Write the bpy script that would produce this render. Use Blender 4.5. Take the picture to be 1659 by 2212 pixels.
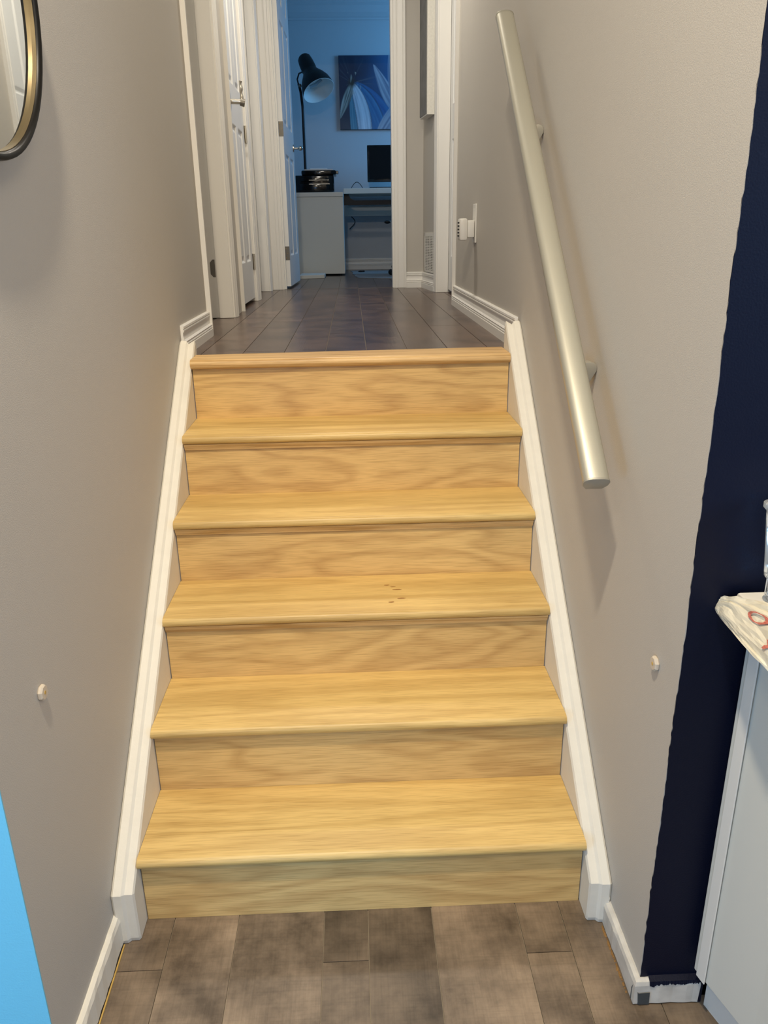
import bpy, bmesh, math, random
from mathutils import Vector, Matrix
random.seed(7)
for o in list(bpy.data.objects): bpy.data.objects.remove(o)
S = bpy.context.scene
COL = S.collection
# ------------------------------------------------------------------ camera
cam = bpy.data.cameras.new('camera'); camo = bpy.data.objects.new('camera', cam); COL.objects.link(camo)
RR = Vector((0.999094, -0.040177, -0.014045)); DD = Vector((-0.026813, -0.337890, -0.940803)); FF = Vector((0.033053, 0.940328, -0.338661))
m = Matrix.Identity(4)
for i in range(3):
    m[i][0] = RR[i]; m[i][1] = -DD[i]; m[i][2] = -FF[i]
m.translation = Vector((0.00842, -1.39060, 1.48111))
camo.matrix_world = m
cam.sensor_fit = 'HORIZONTAL'; cam.sensor_width = 36; cam.lens = 1682.33 / 1659 * 36; cam.clip_start = 0.02
S.camera = camo
S.view_settings.view_transform = 'Standard'; S.view_settings.look = 'None'
S.view_settings.gamma = 1; S.view_settings.use_curve_mapping = False
S.view_settings.exposure = -0.17
# ------------------------------------------------------------------ world and lights
W = bpy.data.worlds.new('world'); S.world = W; W.use_nodes = True
W.node_tree.nodes['Background'].inputs[0].default_value = (0.55, 0.72, 1, 1)
W.node_tree.nodes['Background'].inputs[1].default_value = 0.6
def light(name, loc, to, size, energy, col, size_y=None, shape='RECTANGLE'):
    l = bpy.data.lights.new(name, 'AREA'); l.shape = shape if size_y or shape == 'DISK' else 'SQUARE'
    l.size = size
    if size_y: l.size_y = size_y
    l.energy = energy; l.color = col
    o = bpy.data.objects.new(name, l); COL.objects.link(o); o.location = loc
    o.rotation_euler = (Vector(to) - Vector(loc)).to_track_quat('-Z', 'Y').to_euler()
    return o
WARM = (1.0, 0.86, 0.66)
light('foyer_lamp_light', (-0.22, -0.95, 3.42), (-0.22, -0.5, 0), 0.13, 80, WARM, shape='DISK')
light('kitchen_lamp_light', (-1.0, -2.1, 3.3), (0, 0.3, 0.8), 0.55, 13, (1.0, 0.86, 0.68), shape='DISK')
light('left_wall_fill_light', (1.1, -2.3, 3.3), (-0.4, 0.3, 0.8), 0.9, 30, (1.0, 0.84, 0.64), shape='DISK')  # added warm fill to brighten the left wall, no known lamp here
light('hall_lamp_light', (-0.05, 2.7, 3.5), (-0.05, 2.7, 0), 0.30, 25, (1.0, 0.92, 0.80), shape='DISK')
light('kitchen_window_light', (2.7, -2.4, 1.75), (-0.4, 0, 0.3), 1.2, 40, (0.25, 0.55, 1.0), 1.2)
light('entry_window_light', (-0.75, -3.85, 1.15), (-0.1, 0, 0.35), 1.0, 24, (0.38, 0.62, 1.0), 1.9)
light('riser_blue_fill_light', (-1.25, -1.55, 0.75), (-0.1, 0, 0.15), 0.5, 13, (0.25, 0.58, 1.0), 0.9)  # added blue fill for the lower risers, no physical source behind it
light('office_window_light', (1.75, 6.15, 2.95), (-0.4, 7.2, 1.9), 0.9, 30, (0.15, 0.50, 1.0), 0.8)
# ------------------------------------------------------------------ helpers
def obj(name, verts, faces, mat, parent=None, smooth=False, bevel=0, mats=None, fm=None):
    base = Vector((0, 0, 0)); q = parent
    while q: base += Vector(q.location); q = q.parent
    me = bpy.data.meshes.new(name)
    me.from_pydata([tuple(Vector(v) - base) for v in verts], [], faces)
    bm = bmesh.new(); bm.from_mesh(me); bmesh.ops.recalc_face_normals(bm, faces=bm.faces[:])
    if bevel:
        es = [e for e in bm.edges if len(e.link_faces) == 2 and e.calc_face_angle(0) > 0.6]
        bmesh.ops.bevel(bm, geom=es, offset=bevel, segments=2, profile=0.5, affect='EDGES', clamp_overlap=True)
    if smooth:
        for f in bm.faces: f.smooth = True
        for e in bm.edges:
            if len(e.link_faces) == 2 and e.calc_face_angle(0) > 0.7: e.smooth = False
    bm.to_mesh(me); bm.free()
    for mm in (mats or [mat]): me.materials.append(mm)
    if fm:
        for p, i in zip(me.polygons, fm): p.material_index = i
    o = bpy.data.objects.new(name, me); COL.objects.link(o)
    if parent: o.parent = parent
    return o
class G:
    """collects geometry in world coordinates"""
    def __init__(s): s.v = []; s.f = []
    def add(s, v, f):
        n = len(s.v); s.v += [tuple(a) for a in v]; s.f += [tuple(i + n for i in q) for q in f]; return s
    def box(s, x0, x1, y0, y1, z0, z1):
        v = [(x, y, z) for x in (x0, x1) for y in (y0, y1) for z in (z0, z1)]
        return s.add(v, [(0, 1, 3, 2), (4, 6, 7, 5), (0, 4, 5, 1), (2, 3, 7, 6), (0, 2, 6, 4), (1, 5, 7, 3)])
    def prism(s, poly, axis, a, b):
        """poly in the two other axes (kept in xyz order), from a to b along axis"""
        def P(u, w, t):
            return {0: (t, u, w), 1: (u, t, w), 2: (u, w, t)}[axis]
        n = len(poly)
        v = [P(u, w, a) for u, w in poly] + [P(u, w, b) for u, w in poly]
        f = [tuple(range(n)), tuple(range(2 * n - 1, n - 1, -1))] + [(i, (i + 1) % n, n + (i + 1) % n, n + i) for i in range(n)]
        return s.add(v, f)
    def loft(s, rings, cap=True, closed=True):
        n = len(rings[0]); v = [p for r in rings for p in r]; f = []
        for k in range(len(rings) - 1):
            for i in range(n if closed else n - 1):
                j = (i + 1) % n; f.append((k * n + i, k * n + j, (k + 1) * n + j, (k + 1) * n + i))
        if cap: f += [tuple(range(n)), tuple(range(len(v) - 1, len(v) - n - 1, -1))]
        return s.add(v, f)
    def tube(s, pts, r, n=12):
        pts = [Vector(p) for p in pts]; rs = r if isinstance(r, (list, tuple)) else [r] * len(pts); rings = []
        t0 = (pts[1] - pts[0]).normalized(); a = t0.orthogonal().normalized()
        for i, p in enumerate(pts):
            t = (pts[min(i + 1, len(pts) - 1)] - pts[max(i - 1, 0)]).normalized()
            a = (a - t * a.dot(t)).normalized(); b = t.cross(a)
            rings.append([p + (a * math.cos(k * 2 * math.pi / n) + b * math.sin(k * 2 * math.pi / n)) * rs[i] for k in range(n)])
        return s.loft(rings)
    def ball(s, c, r, n=12, sc=(1, 1, 1)):
        c = Vector(c); rings = []
        for i in range(n // 2 + 1):
            t = max(0.02, min(math.pi - 0.02, math.pi * i / (n // 2)))
            rings.append([(c.x + sc[0] * r * math.sin(t) * math.cos(2 * math.pi * k / n), c.y + sc[1] * r * math.sin(t) * math.sin(2 * math.pi * k / n), c.z + sc[2] * r * math.cos(t)) for k in range(n)])
        return s.loft(rings)
    def xf(s, fn): s.v = [tuple(fn(Vector(p))) for p in s.v]; return s
    def make(s, name, mat, parent=None, **k): return obj(name, s.v, s.f, mat, parent, **k)
def thing(name, loc, label=None, cat=None, group=None, kind=None):
    o = bpy.data.objects.new(name, None); COL.objects.link(o); o.location = loc; o.empty_display_size = 0.05
    return tag(o, label, cat, group, kind)
def tag(o, label=None, cat=None, group=None, kind=None):
    if label: o['label'] = label
    if cat: o['category'] = cat
    if group: o['group'] = group
    if kind: o['kind'] = kind
    return o
def struct(o, label=None, cat=None): return tag(o, label, cat, kind='structure')
# ------------------------------------------------------------------ materials
def srgb(r, g, b):
    f = lambda c: (c / 255 / 12.92) if c / 255 <= 0.04045 else ((c / 255 + 0.055) / 1.055) ** 2.4
    return (f(r), f(g), f(b), 1)
def mat(name, c, rough=0.5, metal=0, bump=0, bscale=300, var=0, vscale=3, spec=0.5, **kw):
    M = bpy.data.materials.new(name); M.use_nodes = True; nt = M.node_tree; b = nt.nodes['Principled BSDF']
    b.inputs['Base Color'].default_value = c; b.inputs['Roughness'].default_value = rough; b.inputs['Metallic'].default_value = metal
    b.inputs['Specular IOR Level'].default_value = spec
    for k, v in kw.items(): b.inputs[k.replace('_', ' ')].default_value = v
    tc = nt.nodes.new('ShaderNodeTexCoord')
    if bump:
        n = nt.nodes.new('ShaderNodeTexNoise'); n.inputs['Scale'].default_value = bscale; n.inputs['Detail'].default_value = 3
        bp = nt.nodes.new('ShaderNodeBump'); bp.inputs['Strength'].default_value = bump; bp.inputs['Distance'].default_value = 0.002
        nt.links.new(tc.outputs['Object'], n.inputs['Vector']); nt.links.new(n.outputs['Fac'], bp.inputs['Height']); nt.links.new(bp.outputs[0], b.inputs['Normal'])
    if var:
        n = nt.nodes.new('ShaderNodeTexNoise'); n.inputs['Scale'].default_value = vscale; n.inputs['Detail'].default_value = 4
        mx = nt.nodes.new('ShaderNodeMix'); mx.data_type = 'RGBA'
        mx.inputs[6].default_value = tuple(x * (1 - var) for x in c[:3]) + (1,); mx.inputs[7].default_value = tuple(min(1, x * (1 + var)) for x in c[:3]) + (1,)
        nt.links.new(tc.outputs['Object'], n.inputs['Vector']); nt.links.new(n.outputs['Fac'], mx.inputs[0]); nt.links.new(mx.outputs[2], b.inputs['Base Color'])
    return M
def node_ramp(nt, stops):
    r = nt.nodes.new('ShaderNodeValToRGB'); e = r.color_ramp.elements
    e[0].position, e[0].color = stops[0]; e[1].position, e[1].color = stops[-1]
    for p, c in stops[1:-1]:
        k = e.new(p); k.color = c
    return r
def wood_mat(name, light_c, dark_c, rings=9.0, along=(0.9, 9, 9)):
    M = bpy.data.materials.new(name); M.use_nodes = True; nt = M.node_tree; N = nt.nodes; Lk = nt.links.new; b = N['Principled BSDF']
    tc = N.new('ShaderNodeTexCoord'); oi = N.new('ShaderNodeObjectInfo')
    mul = N.new('ShaderNodeMath'); mul.operation = 'MULTIPLY'; mul.inputs[1].default_value = 37.0; Lk(oi.outputs['Random'], mul.inputs[0])
    ad = N.new('ShaderNodeVectorMath'); ad.operation = 'ADD'; Lk(tc.outputs['Object'], ad.inputs[0]); Lk(mul.outputs[0], ad.inputs[1])
    mp = N.new('ShaderNodeMapping'); mp.inputs['Scale'].default_value = along; Lk(ad.outputs[0], mp.inputs['Vector'])
    n1 = N.new('ShaderNodeTexNoise'); n1.inputs['Scale'].default_value = 1.0; n1.inputs['Detail'].default_value = 2.5; n1.inputs['Roughness'].default_value = 0.45; Lk(mp.outputs[0], n1.inputs['Vector'])
    m1 = N.new('ShaderNodeMath'); m1.operation = 'MULTIPLY'; m1.inputs[1].default_value = rings; Lk(n1.outputs['Fac'], m1.inputs[0])
    fr = N.new('ShaderNodeMath'); fr.operation = 'PINGPONG'; fr.inputs[1].default_value = 0.5; Lk(m1.outputs[0], fr.inputs[0])
    r = node_ramp(nt, [(0.0, dark_c), (0.16, tuple(d * .6 + l * .4 for d, l in zip(dark_c, light_c))), (0.30, light_c), (0.5, tuple(min(1, l * 1.04) for l in light_c))]); Lk(fr.outputs[0], r.inputs[0])
    # pores: short dark dashes along the grain
    mp2 = N.new('ShaderNodeMapping'); mp2.inputs['Scale'].default_value = (14, 420, 420); Lk(ad.outputs[0], mp2.inputs['Vector'])
    n2 = N.new('ShaderNodeTexNoise'); n2.inputs['Scale'].default_value = 1.0; n2.inputs['Detail'].default_value = 2; Lk(mp2.outputs[0], n2.inputs['Vector'])
    r2 = node_ramp(nt, [(0.30, (0.72, 0.68, 0.62, 1)), (0.55, (1, 1, 1, 1))]); Lk(n2.outputs['Fac'], r2.inputs[0])
    # broad tone drift
    n3 = N.new('ShaderNodeTexNoise'); n3.inputs['Scale'].default_value = 2.2; n3.inputs['Detail'].default_value = 2; Lk(ad.outputs[0], n3.inputs['Vector'])
    r3 = node_ramp(nt, [(0.3, (0.92, 0.90, 0.88, 1)), (0.7, (1.04, 1.04, 1.02, 1))]); Lk(n3.outputs['Fac'], r3.inputs[0])
    x1 = N.new('ShaderNodeMix'); x1.data_type = 'RGBA'; x1.blend_type = 'MULTIPLY'; x1.inputs[0].default_value = 0.75; Lk(r.outputs[0], x1.inputs[6]); Lk(r2.outputs[0], x1.inputs[7])
    x2 = N.new('ShaderNodeMix'); x2.data_type = 'RGBA'; x2.blend_type = 'MULTIPLY'; x2.inputs[0].default_value = 1; Lk(x1.outputs[2], x2.inputs[6]); Lk(r3.outputs[0], x2.inputs[7])
    Lk(x2.outputs[2], b.inputs['Base Color'])
    bp = N.new('ShaderNodeBump'); bp.inputs['Strength'].default_value = 0.25; bp.inputs['Distance'].default_value = 0.0006; Lk(n2.outputs['Fac'], bp.inputs['Height']); Lk(bp.outputs[0], b.inputs['Normal'])
    b.inputs['Roughness'].default_value = 0.42; b.inputs['Specular IOR Level'].default_value = 0.45
    return M
def plank_mat(name, c_dark, c_light, rough, spread=0.28, worn=0.5):
    M = bpy.data.materials.new(name); M.use_nodes = True; nt = M.node_tree; N = nt.nodes; Lk = nt.links.new; b = N['Principled BSDF']
    tc = N.new('ShaderNodeTexCoord'); oi = N.new('ShaderNodeObjectInfo')
    mul = N.new('ShaderNodeMath'); mul.operation = 'MULTIPLY'; mul.inputs[1].default_value = 53.0; Lk(oi.outputs['Random'], mul.inputs[0])
    ad = N.new('ShaderNodeVectorMath'); ad.operation = 'ADD'; Lk(tc.outputs['Object'], ad.inputs[0]); Lk(mul.outputs[0], ad.inputs[1])
    n1 = N.new('ShaderNodeTexNoise'); n1.inputs['Scale'].default_value = 7.0; n1.inputs['Detail'].default_value = 6; n1.inputs['Roughness'].default_value = 0.62; Lk(ad.outputs[0], n1.inputs['Vector'])
    r = node_ramp(nt, [(0.33, c_dark), (0.67, c_light)]); Lk(n1.outputs['Fac'], r.inputs[0])
    mp2 = N.new('ShaderNodeMapping'); mp2.inputs['Scale'].default_value = (260, 9, 9); Lk(ad.outputs[0], mp2.inputs['Vector'])
    n2 = N.new('ShaderNodeTexNoise'); n2.inputs['Scale'].default_value = 1; n2.inputs['Detail'].default_value = 3; Lk(mp2.outputs[0], n2.inputs['Vector'])
    mp3 = N.new('ShaderNodeMapping'); mp3.inputs['Scale'].default_value = (10, 190, 10); Lk(ad.outputs[0], mp3.inputs['Vector'])
    n3 = N.new('ShaderNodeTexNoise'); n3.inputs['Scale'].default_value = 1; n3.inputs['Detail'].default_value = 3; Lk(mp3.outputs[0], n3.inputs['Vector'])
    r2 = node_ramp(nt, [(0.32, (1 - .30 * worn,) * 3 + (1,)), (0.6, (1, 1, 1, 1))]); Lk(n2.outputs['Fac'], r2.inputs[0])
    r3 = node_ramp(nt, [(0.30, (1 - .32 * worn,) * 3 + (1,)), (0.5, (1, 1, 1, 1))]); Lk(n3.outputs['Fac'], r3.inputs[0])
    x1 = N.new('ShaderNodeMix'); x1.data_type = 'RGBA'; x1.blend_type = 'MULTIPLY'; x1.inputs[0].default_value = 0.8; Lk(r.outputs[0], x1.inputs[6]); Lk(r2.outputs[0], x1.inputs[7])
    x2 = N.new('ShaderNodeMix'); x2.data_type = 'RGBA'; x2.blend_type = 'MULTIPLY'; x2.inputs[0].default_value = 0.8; Lk(x1.outputs[2], x2.inputs[6]); Lk(r3.outputs[0], x2.inputs[7])
    mr = N.new('ShaderNodeMapRange'); mr.inputs[3].default_value = 1 - spread; mr.inputs[4].default_value = 1 + spread; Lk(oi.outputs['Random'], mr.inputs[0])
    x3 = N.new('ShaderNodeVectorMath'); x3.operation = 'SCALE'; Lk(x2.outputs[2], x3.inputs[0]); Lk(mr.outputs[0], x3.inputs['Scale'])
    Lk(x3.outputs[0], b.inputs['Base Color'])
    bp = N.new('ShaderNodeBump'); bp.inputs['Strength'].default_value = 0.25; bp.inputs['Distance'].default_value = 0.001; Lk(n2.outputs['Fac'], bp.inputs['Height']); Lk(bp.outputs[0], b.inputs['Normal'])
    b.inputs['Roughness'].default_value = rough
    return M
PAINT = mat('greige_wall_paint', (0.51, 0.48, 0.43, 1), 0.62, bump=0.25, bscale=420, var=0.03, vscale=2)
OFFICE = mat('office_wall_paint', (0.52, 0.54, 0.56, 1), 0.7, bump=0.2, bscale=400)
NAVY = mat('navy_wall_paint', (0.0016, 0.0035, 0.016, 1), 0.5, bump=0.2, bscale=300, spec=0.2)
SKYBLUE = mat('light_blue_wall_end', (0.17, 0.55, 0.72, 1), 0.6, bump=0.2, bscale=300)
WHITE = mat('white_trim_paint', (0.82, 0.80, 0.75, 1), 0.38)
WHITE2 = mat('old_white_trim_paint', (0.78, 0.745, 0.65, 1), 0.5, bump=0.25, bscale=90, var=0.05, vscale=25)
DOORW = mat('white_door_paint', (0.82, 0.82, 0.80, 1), 0.4, bump=0.03, bscale=200)
CEIL = mat('ceiling_paint', (0.8, 0.8, 0.78, 1), 0.8)
OAK = wood_mat('natural_oak', (0.72, 0.51, 0.195, 1), (0.62, 0.42, 0.15, 1), rings=7, along=(0.6, 9, 9))
OAK2 = wood_mat('natural_oak_riser', (0.72, 0.49, 0.20, 1), (0.60, 0.385, 0.15, 1), rings=9, along=(1.6, 7, 7))
OAK3 = wood_mat('oak_nosing', (0.73, 0.49, 0.22, 1), (0.55, 0.33, 0.12, 1), rings=7, along=(0.9, 22, 22))
RAW = mat('raw_chipped_wood', srgb(200, 165, 90), 0.7, var=0.3, vscale=60)
TILE_LOW = plank_mat('weathered_brown_plank', (0.085, 0.062, 0.042, 1), (0.29, 0.215, 0.145, 1), 0.42)
TILE_UP = plank_mat('dark_brown_plank', (0.060, 0.036, 0.026, 1), (0.155, 0.098, 0.072, 1), 0.27, 0.22, 0.3)
GROUT = mat('grout', (0.20, 0.17, 0.14, 1), 0.8)
GROUT2 = mat('pale_grout', (0.34, 0.29, 0.22, 1), 0.8)
STEEL = mat('brushed_nickel', (0.62, 0.58, 0.50, 1), 0.28, 1)
DKSTEEL = mat('dark_steel', (0.20, 0.185, 0.16, 1), 0.45, 0.9)
RAILM = mat('satin_silver_rail', (0.54, 0.525, 0.44, 1), 0.40, 0.6, bump=0.05, bscale=500)
RAILCAP = mat('silver_rail_cap', (0.42, 0.40, 0.34, 1), 0.5, 0.5)
BLACK = mat('black_plastic', (0.006, 0.006, 0.007, 1), 0.45, spec=.3)
GLOSSBLK = mat('gloss_black_plastic', (0.006, 0.006, 0.006, 1), 0.10)
MIRBLK = mat('black_mirror_frame', (0.006, 0.0055, 0.005, 1), 0.38, spec=.22)
MIRROR = mat('mirror_glass', (0.93, 0.95, 0.93, 1), 0.015, 1)
PLAST = mat('white_plastic', (0.78, 0.76, 0.70, 1), 0.4)
CABW = mat('white_laminate', (0.66, 0.66, 0.60, 1), 0.45)
PAPER = mat('paper', (0.72, 0.72, 0.70, 1), 0.8)
DARK = mat('dark_gap', (0.012, 0.010, 0.008, 1), 0.9)
LAMPIN = mat('lamp_shade_inside', (0.75, 0.78, 0.76, 1), 0.5)
CANVAS = mat('silvery_canvas_side', (0.80, 0.78, 0.70, 1), 0.6, bump=0.5, bscale=160, var=0.12, vscale=80)

h = 0.18519; g = 0.21577; L = 6 * h; TOP = L + 2.44
# ================================================================== SETTING
# floors
fl = struct(G().box(-3.0, 3.0, -4.0, 0.02, -0.08, -0.004).make('floor', GROUT2))
cols = []; x = -1.337 - .9; k = 0; widths = [0.1, 0.147, 0.196]
edges = [-0.537]
pat = [0.1, 0.147, 0.196]
while edges[-1] < 1.2: edges.append(edges[-1] + pat[(len(edges) - 1) % 3])
edges2 = [-0.537]; j = 0
while edges2[-1] > -1.2:
    edges2.append(edges2[-1] - [0.196, 0.147, 0.1][j % 3]); j += 1
edges = sorted(set(edges2 + edges))
for i in range(len(edges) - 1):
    a, b = edges[i] + 0.0009, edges[i + 1] - 0.0009
    w = b - a
    cut = [0.02, -0.134 if w < 0.12 else (-0.62 if w < 0.17 else -0.42)]
    while cut[-1] > -1.5: cut.append(cut[-1] - (0.45 if w < .12 else 0.9))
    for c in range(len(cut) - 1):
        G().box(a, b, cut[c + 1] + 0.0009, cut[c] - 0.0009, -0.004, 0.0).make('plank', TILE_LOW, fl)
fu = struct(G().box(-1.75, 2.6, 1.18, 7.3, L - 0.09, L - 0.003).make('floor', GROUT))
xs = [0.05 + 0.1355 * k for k in range(-5, 6)]
for i in range(len(xs) - 1):
    a, b = xs[i] + 0.0012, xs[i + 1] - 0.0012
    if i == 5: cuts = [1.18, 2.15, 3.06, 3.97, 4.27]
    else:
        s0 = [1.55, 1.95, 1.25, 2.35, 1.7, 3.06, 2.55, 1.9, 2.3, 1.6][i]; cuts = [1.18] + ([s0] if s0 > 1.2 else [])
        while cuts[-1] + 0.91 < 4.27: cuts.append(cuts[-1] + 0.91)
        cuts.append(4.27)
    cuts += [4.28] + [4.28 + 0.91 * q + 0.2 * ((i * 3) % 4) for q in range(1, 3)] + [7.2]
    for c in range(len(cuts) - 1):
        if cuts[c + 1] - cuts[c] < 0.05: continue
        G().box(a, b, cuts[c] + 0.0015, cuts[c + 1] - 0.0015, L - 0.003, L).make('plank', TILE_UP, fu)
# landing skew gap filler
# left wall with two doorways; each solid piece in one wall mesh
def wall(name, segs, m=PAINT, kind='structure', **k):
    q = G()
    for s in segs: q.box(*s)
    return tag(q.make(name, m, **k), kind=kind)
DH = L + 2.03
LW = (-0.67, -0.55)
wall('wall_left', [LW + (-0.392, 1.76, -0.05, TOP), LW + (1.76, 2.40, DH + .02, TOP), LW + (2.40, 2.72, L - .02, TOP), LW + (2.72, 3.34, DH + .02, TOP),
                   LW + (3.34, 3.46, L - .02, TOP), LW + (3.46, 4.12, DH + .02, TOP), LW + (4.12, 4.25, L - .02, TOP)])
RW = (0.55, 0.675)
wall('wall_right', [RW + (-0.252, 2.93, -0.05, TOP), RW + (2.93, 3.76, DH + .02, TOP), RW + (3.76, 3.83, L - .02, TOP)])
sk = lambda y: 0.549 - max(0, y - 3.82) * 0.105
struct(G().prism([(0.549, 3.82), (0.502, 4.26), (0.675, 4.26), (0.675, 3.82)], 2, L - .02, TOP).make('wall_right_far', PAINT))
# wall ends: navy paint on the right, even light blue on the left
def jag(z): return 0.0004 * math.sin(z * 61) + 0.0004 * math.sin(z * 173 + 1) + 0.0008 * math.sin(z * 17) + random.uniform(-.0006, .0006)
q = G(); n = 320; vs = []
for i in range(n + 1):
    z = 0.052 + (TOP - 0.052) * i / n
    vs.append((0.550 + jag(z), -0.2535, z)); vs.append((0.6765, -0.2535, z))
vb = [(a, b + 0.0018, c) for a, b, c in vs]
ff = [(2 * i, 2 * i + 1, 2 * i + 3, 2 * i + 2) for i in range(n)]
q.add(vs, ff); q.add(vb, ff)
struct(q.make('wall_right_end', NAVY))
struct(G().box(-0.671, -0.5495, -0.3945, -0.3918, 0, TOP).make('wall_left_end', SKYBLUE))
# office partition wall, y 4.25 to 4.36 with doorway x -.47...29
struct(wall('wall_office_front', [(-0.67, -0.47, 4.25, 4.36, L - .02, TOP), (0.303, 0.675, 4.25, 4.36, L - .02, TOP), (-0.47, 0.303, 4.25, 4.36, DH + .02, TOP)]))
wall('wall_office_back', [(-1.75, 2.6, 7.2, 7.3, L - .02, TOP)], OFFICE)
wall('wall_office_left', [(-0.95, -0.85, 4.36, 7.2, L - .02, TOP)], OFFICE)
wall('wall_office_right', [(2.0, 2.1, 4.36, 7.2, L - .02, TOP)], OFFICE)
wall('wall_side_rooms', [(-1.75, -1.65, -0.39, 7.2, -0.05, TOP), (2.6, 2.7, 0.4, 7.2, -0.05, TOP), (-1.65, -0.67, 2.50, 2.56, L - .02, TOP), (-1.65, -.67, 1.3, 1.36, L - .02, TOP),
                         (-1.65, -.67, 3.37, 3.43, L - .02, TOP), (-1.65, -.67, 4.25, 4.36, L - .02, TOP), (.675, 2.6, 4.25, 4.36, L - .02, TOP), (.675, 2.6, 2.5, 2.6, L - .02, TOP)])
wall('wall_kitchen', [(-3.1, -3.0, -4.0, -0.39, 0, TOP), (3.0, 3.1, -4.0, 0.5, 0, TOP), (-3.1, -0.67, -0.39, -0.29, 0, TOP), (0.675, 3.1, 0.4, 0.5, 0, TOP),
                      (-3.0, -1.4, -4.1, -4.0, 0, TOP), (-0.1, 3.0, -4.1, -4.0, 0, TOP), (-1.4, -0.1, -4.1, -4.0, 2.2, TOP)])
struct(G().box(-3.1, 3.1, -4.1, 7.3, TOP, TOP + .05).make('ceiling', CEIL))
fl2 = G().box(0.675, 2.6, -0.25, 0.4, -0.08, 0).make('floor', TILE_LOW); struct(fl2)
# crown moulding in the office
cp = [(7.2, TOP), (7.2, TOP - .165), (7.19, TOP - .165), (7.186, TOP - .15), (7.175, TOP - .14), (7.15, TOP - .11), (7.125, TOP - .06), (7.105, TOP - .04), (7.10, TOP - .02), (7.09, TOP - .018), (7.09, TOP)]
struct(G().prism(cp, 0, -0.85, 2.0).make('trim_1', OFFICE))

# ---- baseboards: colonial profile
def base_prof(hh, t=0.016):
    # (thickness, height)
    return [(0, 0), (t, 0), (t, hh * .30), (t * .80, hh * .32), (t * .95, hh * .37), (t * .80, hh * .42), (t * .92, hh * .46), (t * .55, hh * .52), (t * .40, hh * .64), (t * .42, hh * .74),
            (t * .62, hh * .80), (t * .62, hh * .84), (t * .45, hh * .86), (t * .62, hh * .90), (t * .58, hh * .96), (t * .3, hh), (0, hh)]
def baseb(name, side, xw, y0, y1, z, hh, m=WHITE, t=0.018):
    """along Y on a wall at xw; side +1 = sticks out to +x"""
    P = [(xw + side * a, z + b) for a, b in base_prof(hh, t)]
    return struct(G().prism(P, 1, y0, y1).make(name, m))
baseb('baseboard_left', 1, -0.55, 1.20, 1.695, L, 0.094)
baseb('baseboard_right', -1, 0.55, 1.215, 2.845, L, 0.100)
struct(G().prism([(-a, L + b) for a, b in base_prof(0.105, .018)], 1, 3.83, 4.25).xf(lambda v: Vector((v.x + sk(v.y), v.y, v.z))).make('baseboard_right', WHITE))
P = [(4.25 - a, L + b) for a, b in base_prof(0.105, .018)]
struct(G().prism(P, 0, 0.385, 0.50).make('baseboard_end', WHITE))
P = [(7.2 - a, L + b) for a, b in base_prof(0.11, .018)]
struct(G().prism(P, 0, -0.85, 2.0).make('baseboard_office', WHITE))
# lower, battered ones
def rough_board(name, pts, hh, t, m, flip=1, zb=0.007):
    """pts along the wall foot; built with slightly uneven edges"""
    rings = []
    for i, (x, y, nx, ny) in enumerate(pts):
        j1 = random.uniform(-.0012, .0012); j2 = random.uniform(-.0015, .0015)
        pr = [(0, 0), (t + j1, 0 + abs(j2)), (t + j1, hh * .80), (t * .75, hh * .95 + j2), (t * .3, hh + j2), (0, hh + j2)]
        rings.append([(x + nx * a, y + ny * a, zb + b) for a, b in pr])
    return struct(G().loft(rings).make(name, m, smooth=False))
rough_board('baseboard_left', [(-0.55, -0.392 + (0.332) * k / 14, 1, 0) for k in range(15)], 0.075, 0.013, WHITE2)
pts = [(0.55, -0.062 - 0.180 * k / 10, -1, 0) for k in range(11)] + [(0.55, -0.252, -1, -1)] + [(0.56 + 0.110 * k / 8, -0.252, 0, -1) for k in range(9)]
rough_board('baseboard_right', pts, 0.060, 0.014, mat('scuffed_white_paint', (0.60, 0.58, 0.53, 1), 0.5, var=.28, vscale=28, bump=.4, bscale=50), zb=0.003)
q = G(); n = 60; vs = []
for i in range(n + 1):
    x = 0.566 + .1075 * i / n; zb = 0.055 + random.uniform(-.003, .003) - .004 * (1 if i < 6 else 0)
    vs += [(x, -0.2672, zb), (x, -0.2672 + .003, .0612), (x, -.2525, .0665)]
q.add(vs, [(3 * i + k, 3 * i + 3 + k, 3 * i + 4 + k, 3 * i + 1 + k) for i in range(n) for k in (0, 1)])
q.add([(.668, -.2674, .004), (.6745, -.2674, .004), (.6745, -.2674, .058), (.6705, -.2674, .058)], [(0, 1, 2, 3)])
struct(q.make('trim_2', NAVY))
struct(G().add([(.5355, -.252, .0035), (.5355, -.252, .034), (.5365, -.2555, .046), (.545, -.2672, .034), (.568, -.2674, .036), (.5685, -.2674, .0035), (.548, -.2674, .0035)], [(0, 1, 2, 3, 6), (3, 4, 5, 6)]).make('trim_3', mat('slate_primer', (.05, .06, .065, 1), .6)))
# raw wood / dark gap lines at the foot of the walls, and chips
struct(G().box(-0.5365, -0.5335, -0.392, -0.068, 0.0002, 0.003).make('trim_2', RAW))
struct(G().box(-0.549, -0.5372, -0.392, -0.062, 0.0002, 0.006).make('trim_3', DARK))
q = G()
for i in range(26):
    y = -0.075 - 0.165 * i / 26 + random.uniform(-.002, .002); s = random.uniform(.0015, .0045)
    q.add([(0.5335 - s, y - s * 1.3, 0.0004), (0.5335 + .002, y - s, .0004), (.5335 + .002, y + s * 1.4, .0004), (.5335 - s * .6, y + s, .0004), (.5335, y, .003 + s * .4)],
          [(0, 1, 4), (1, 2, 4), (2, 3, 4), (3, 0, 4)])
tag(q.make('wood_chips', mat('brown_raw_crumbs', srgb(150, 112, 62), .8, var=.4, vscale=200)), 'tan chipped filler and raw wood crumbs along right wall foot', 'debris', kind='stuff')

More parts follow.
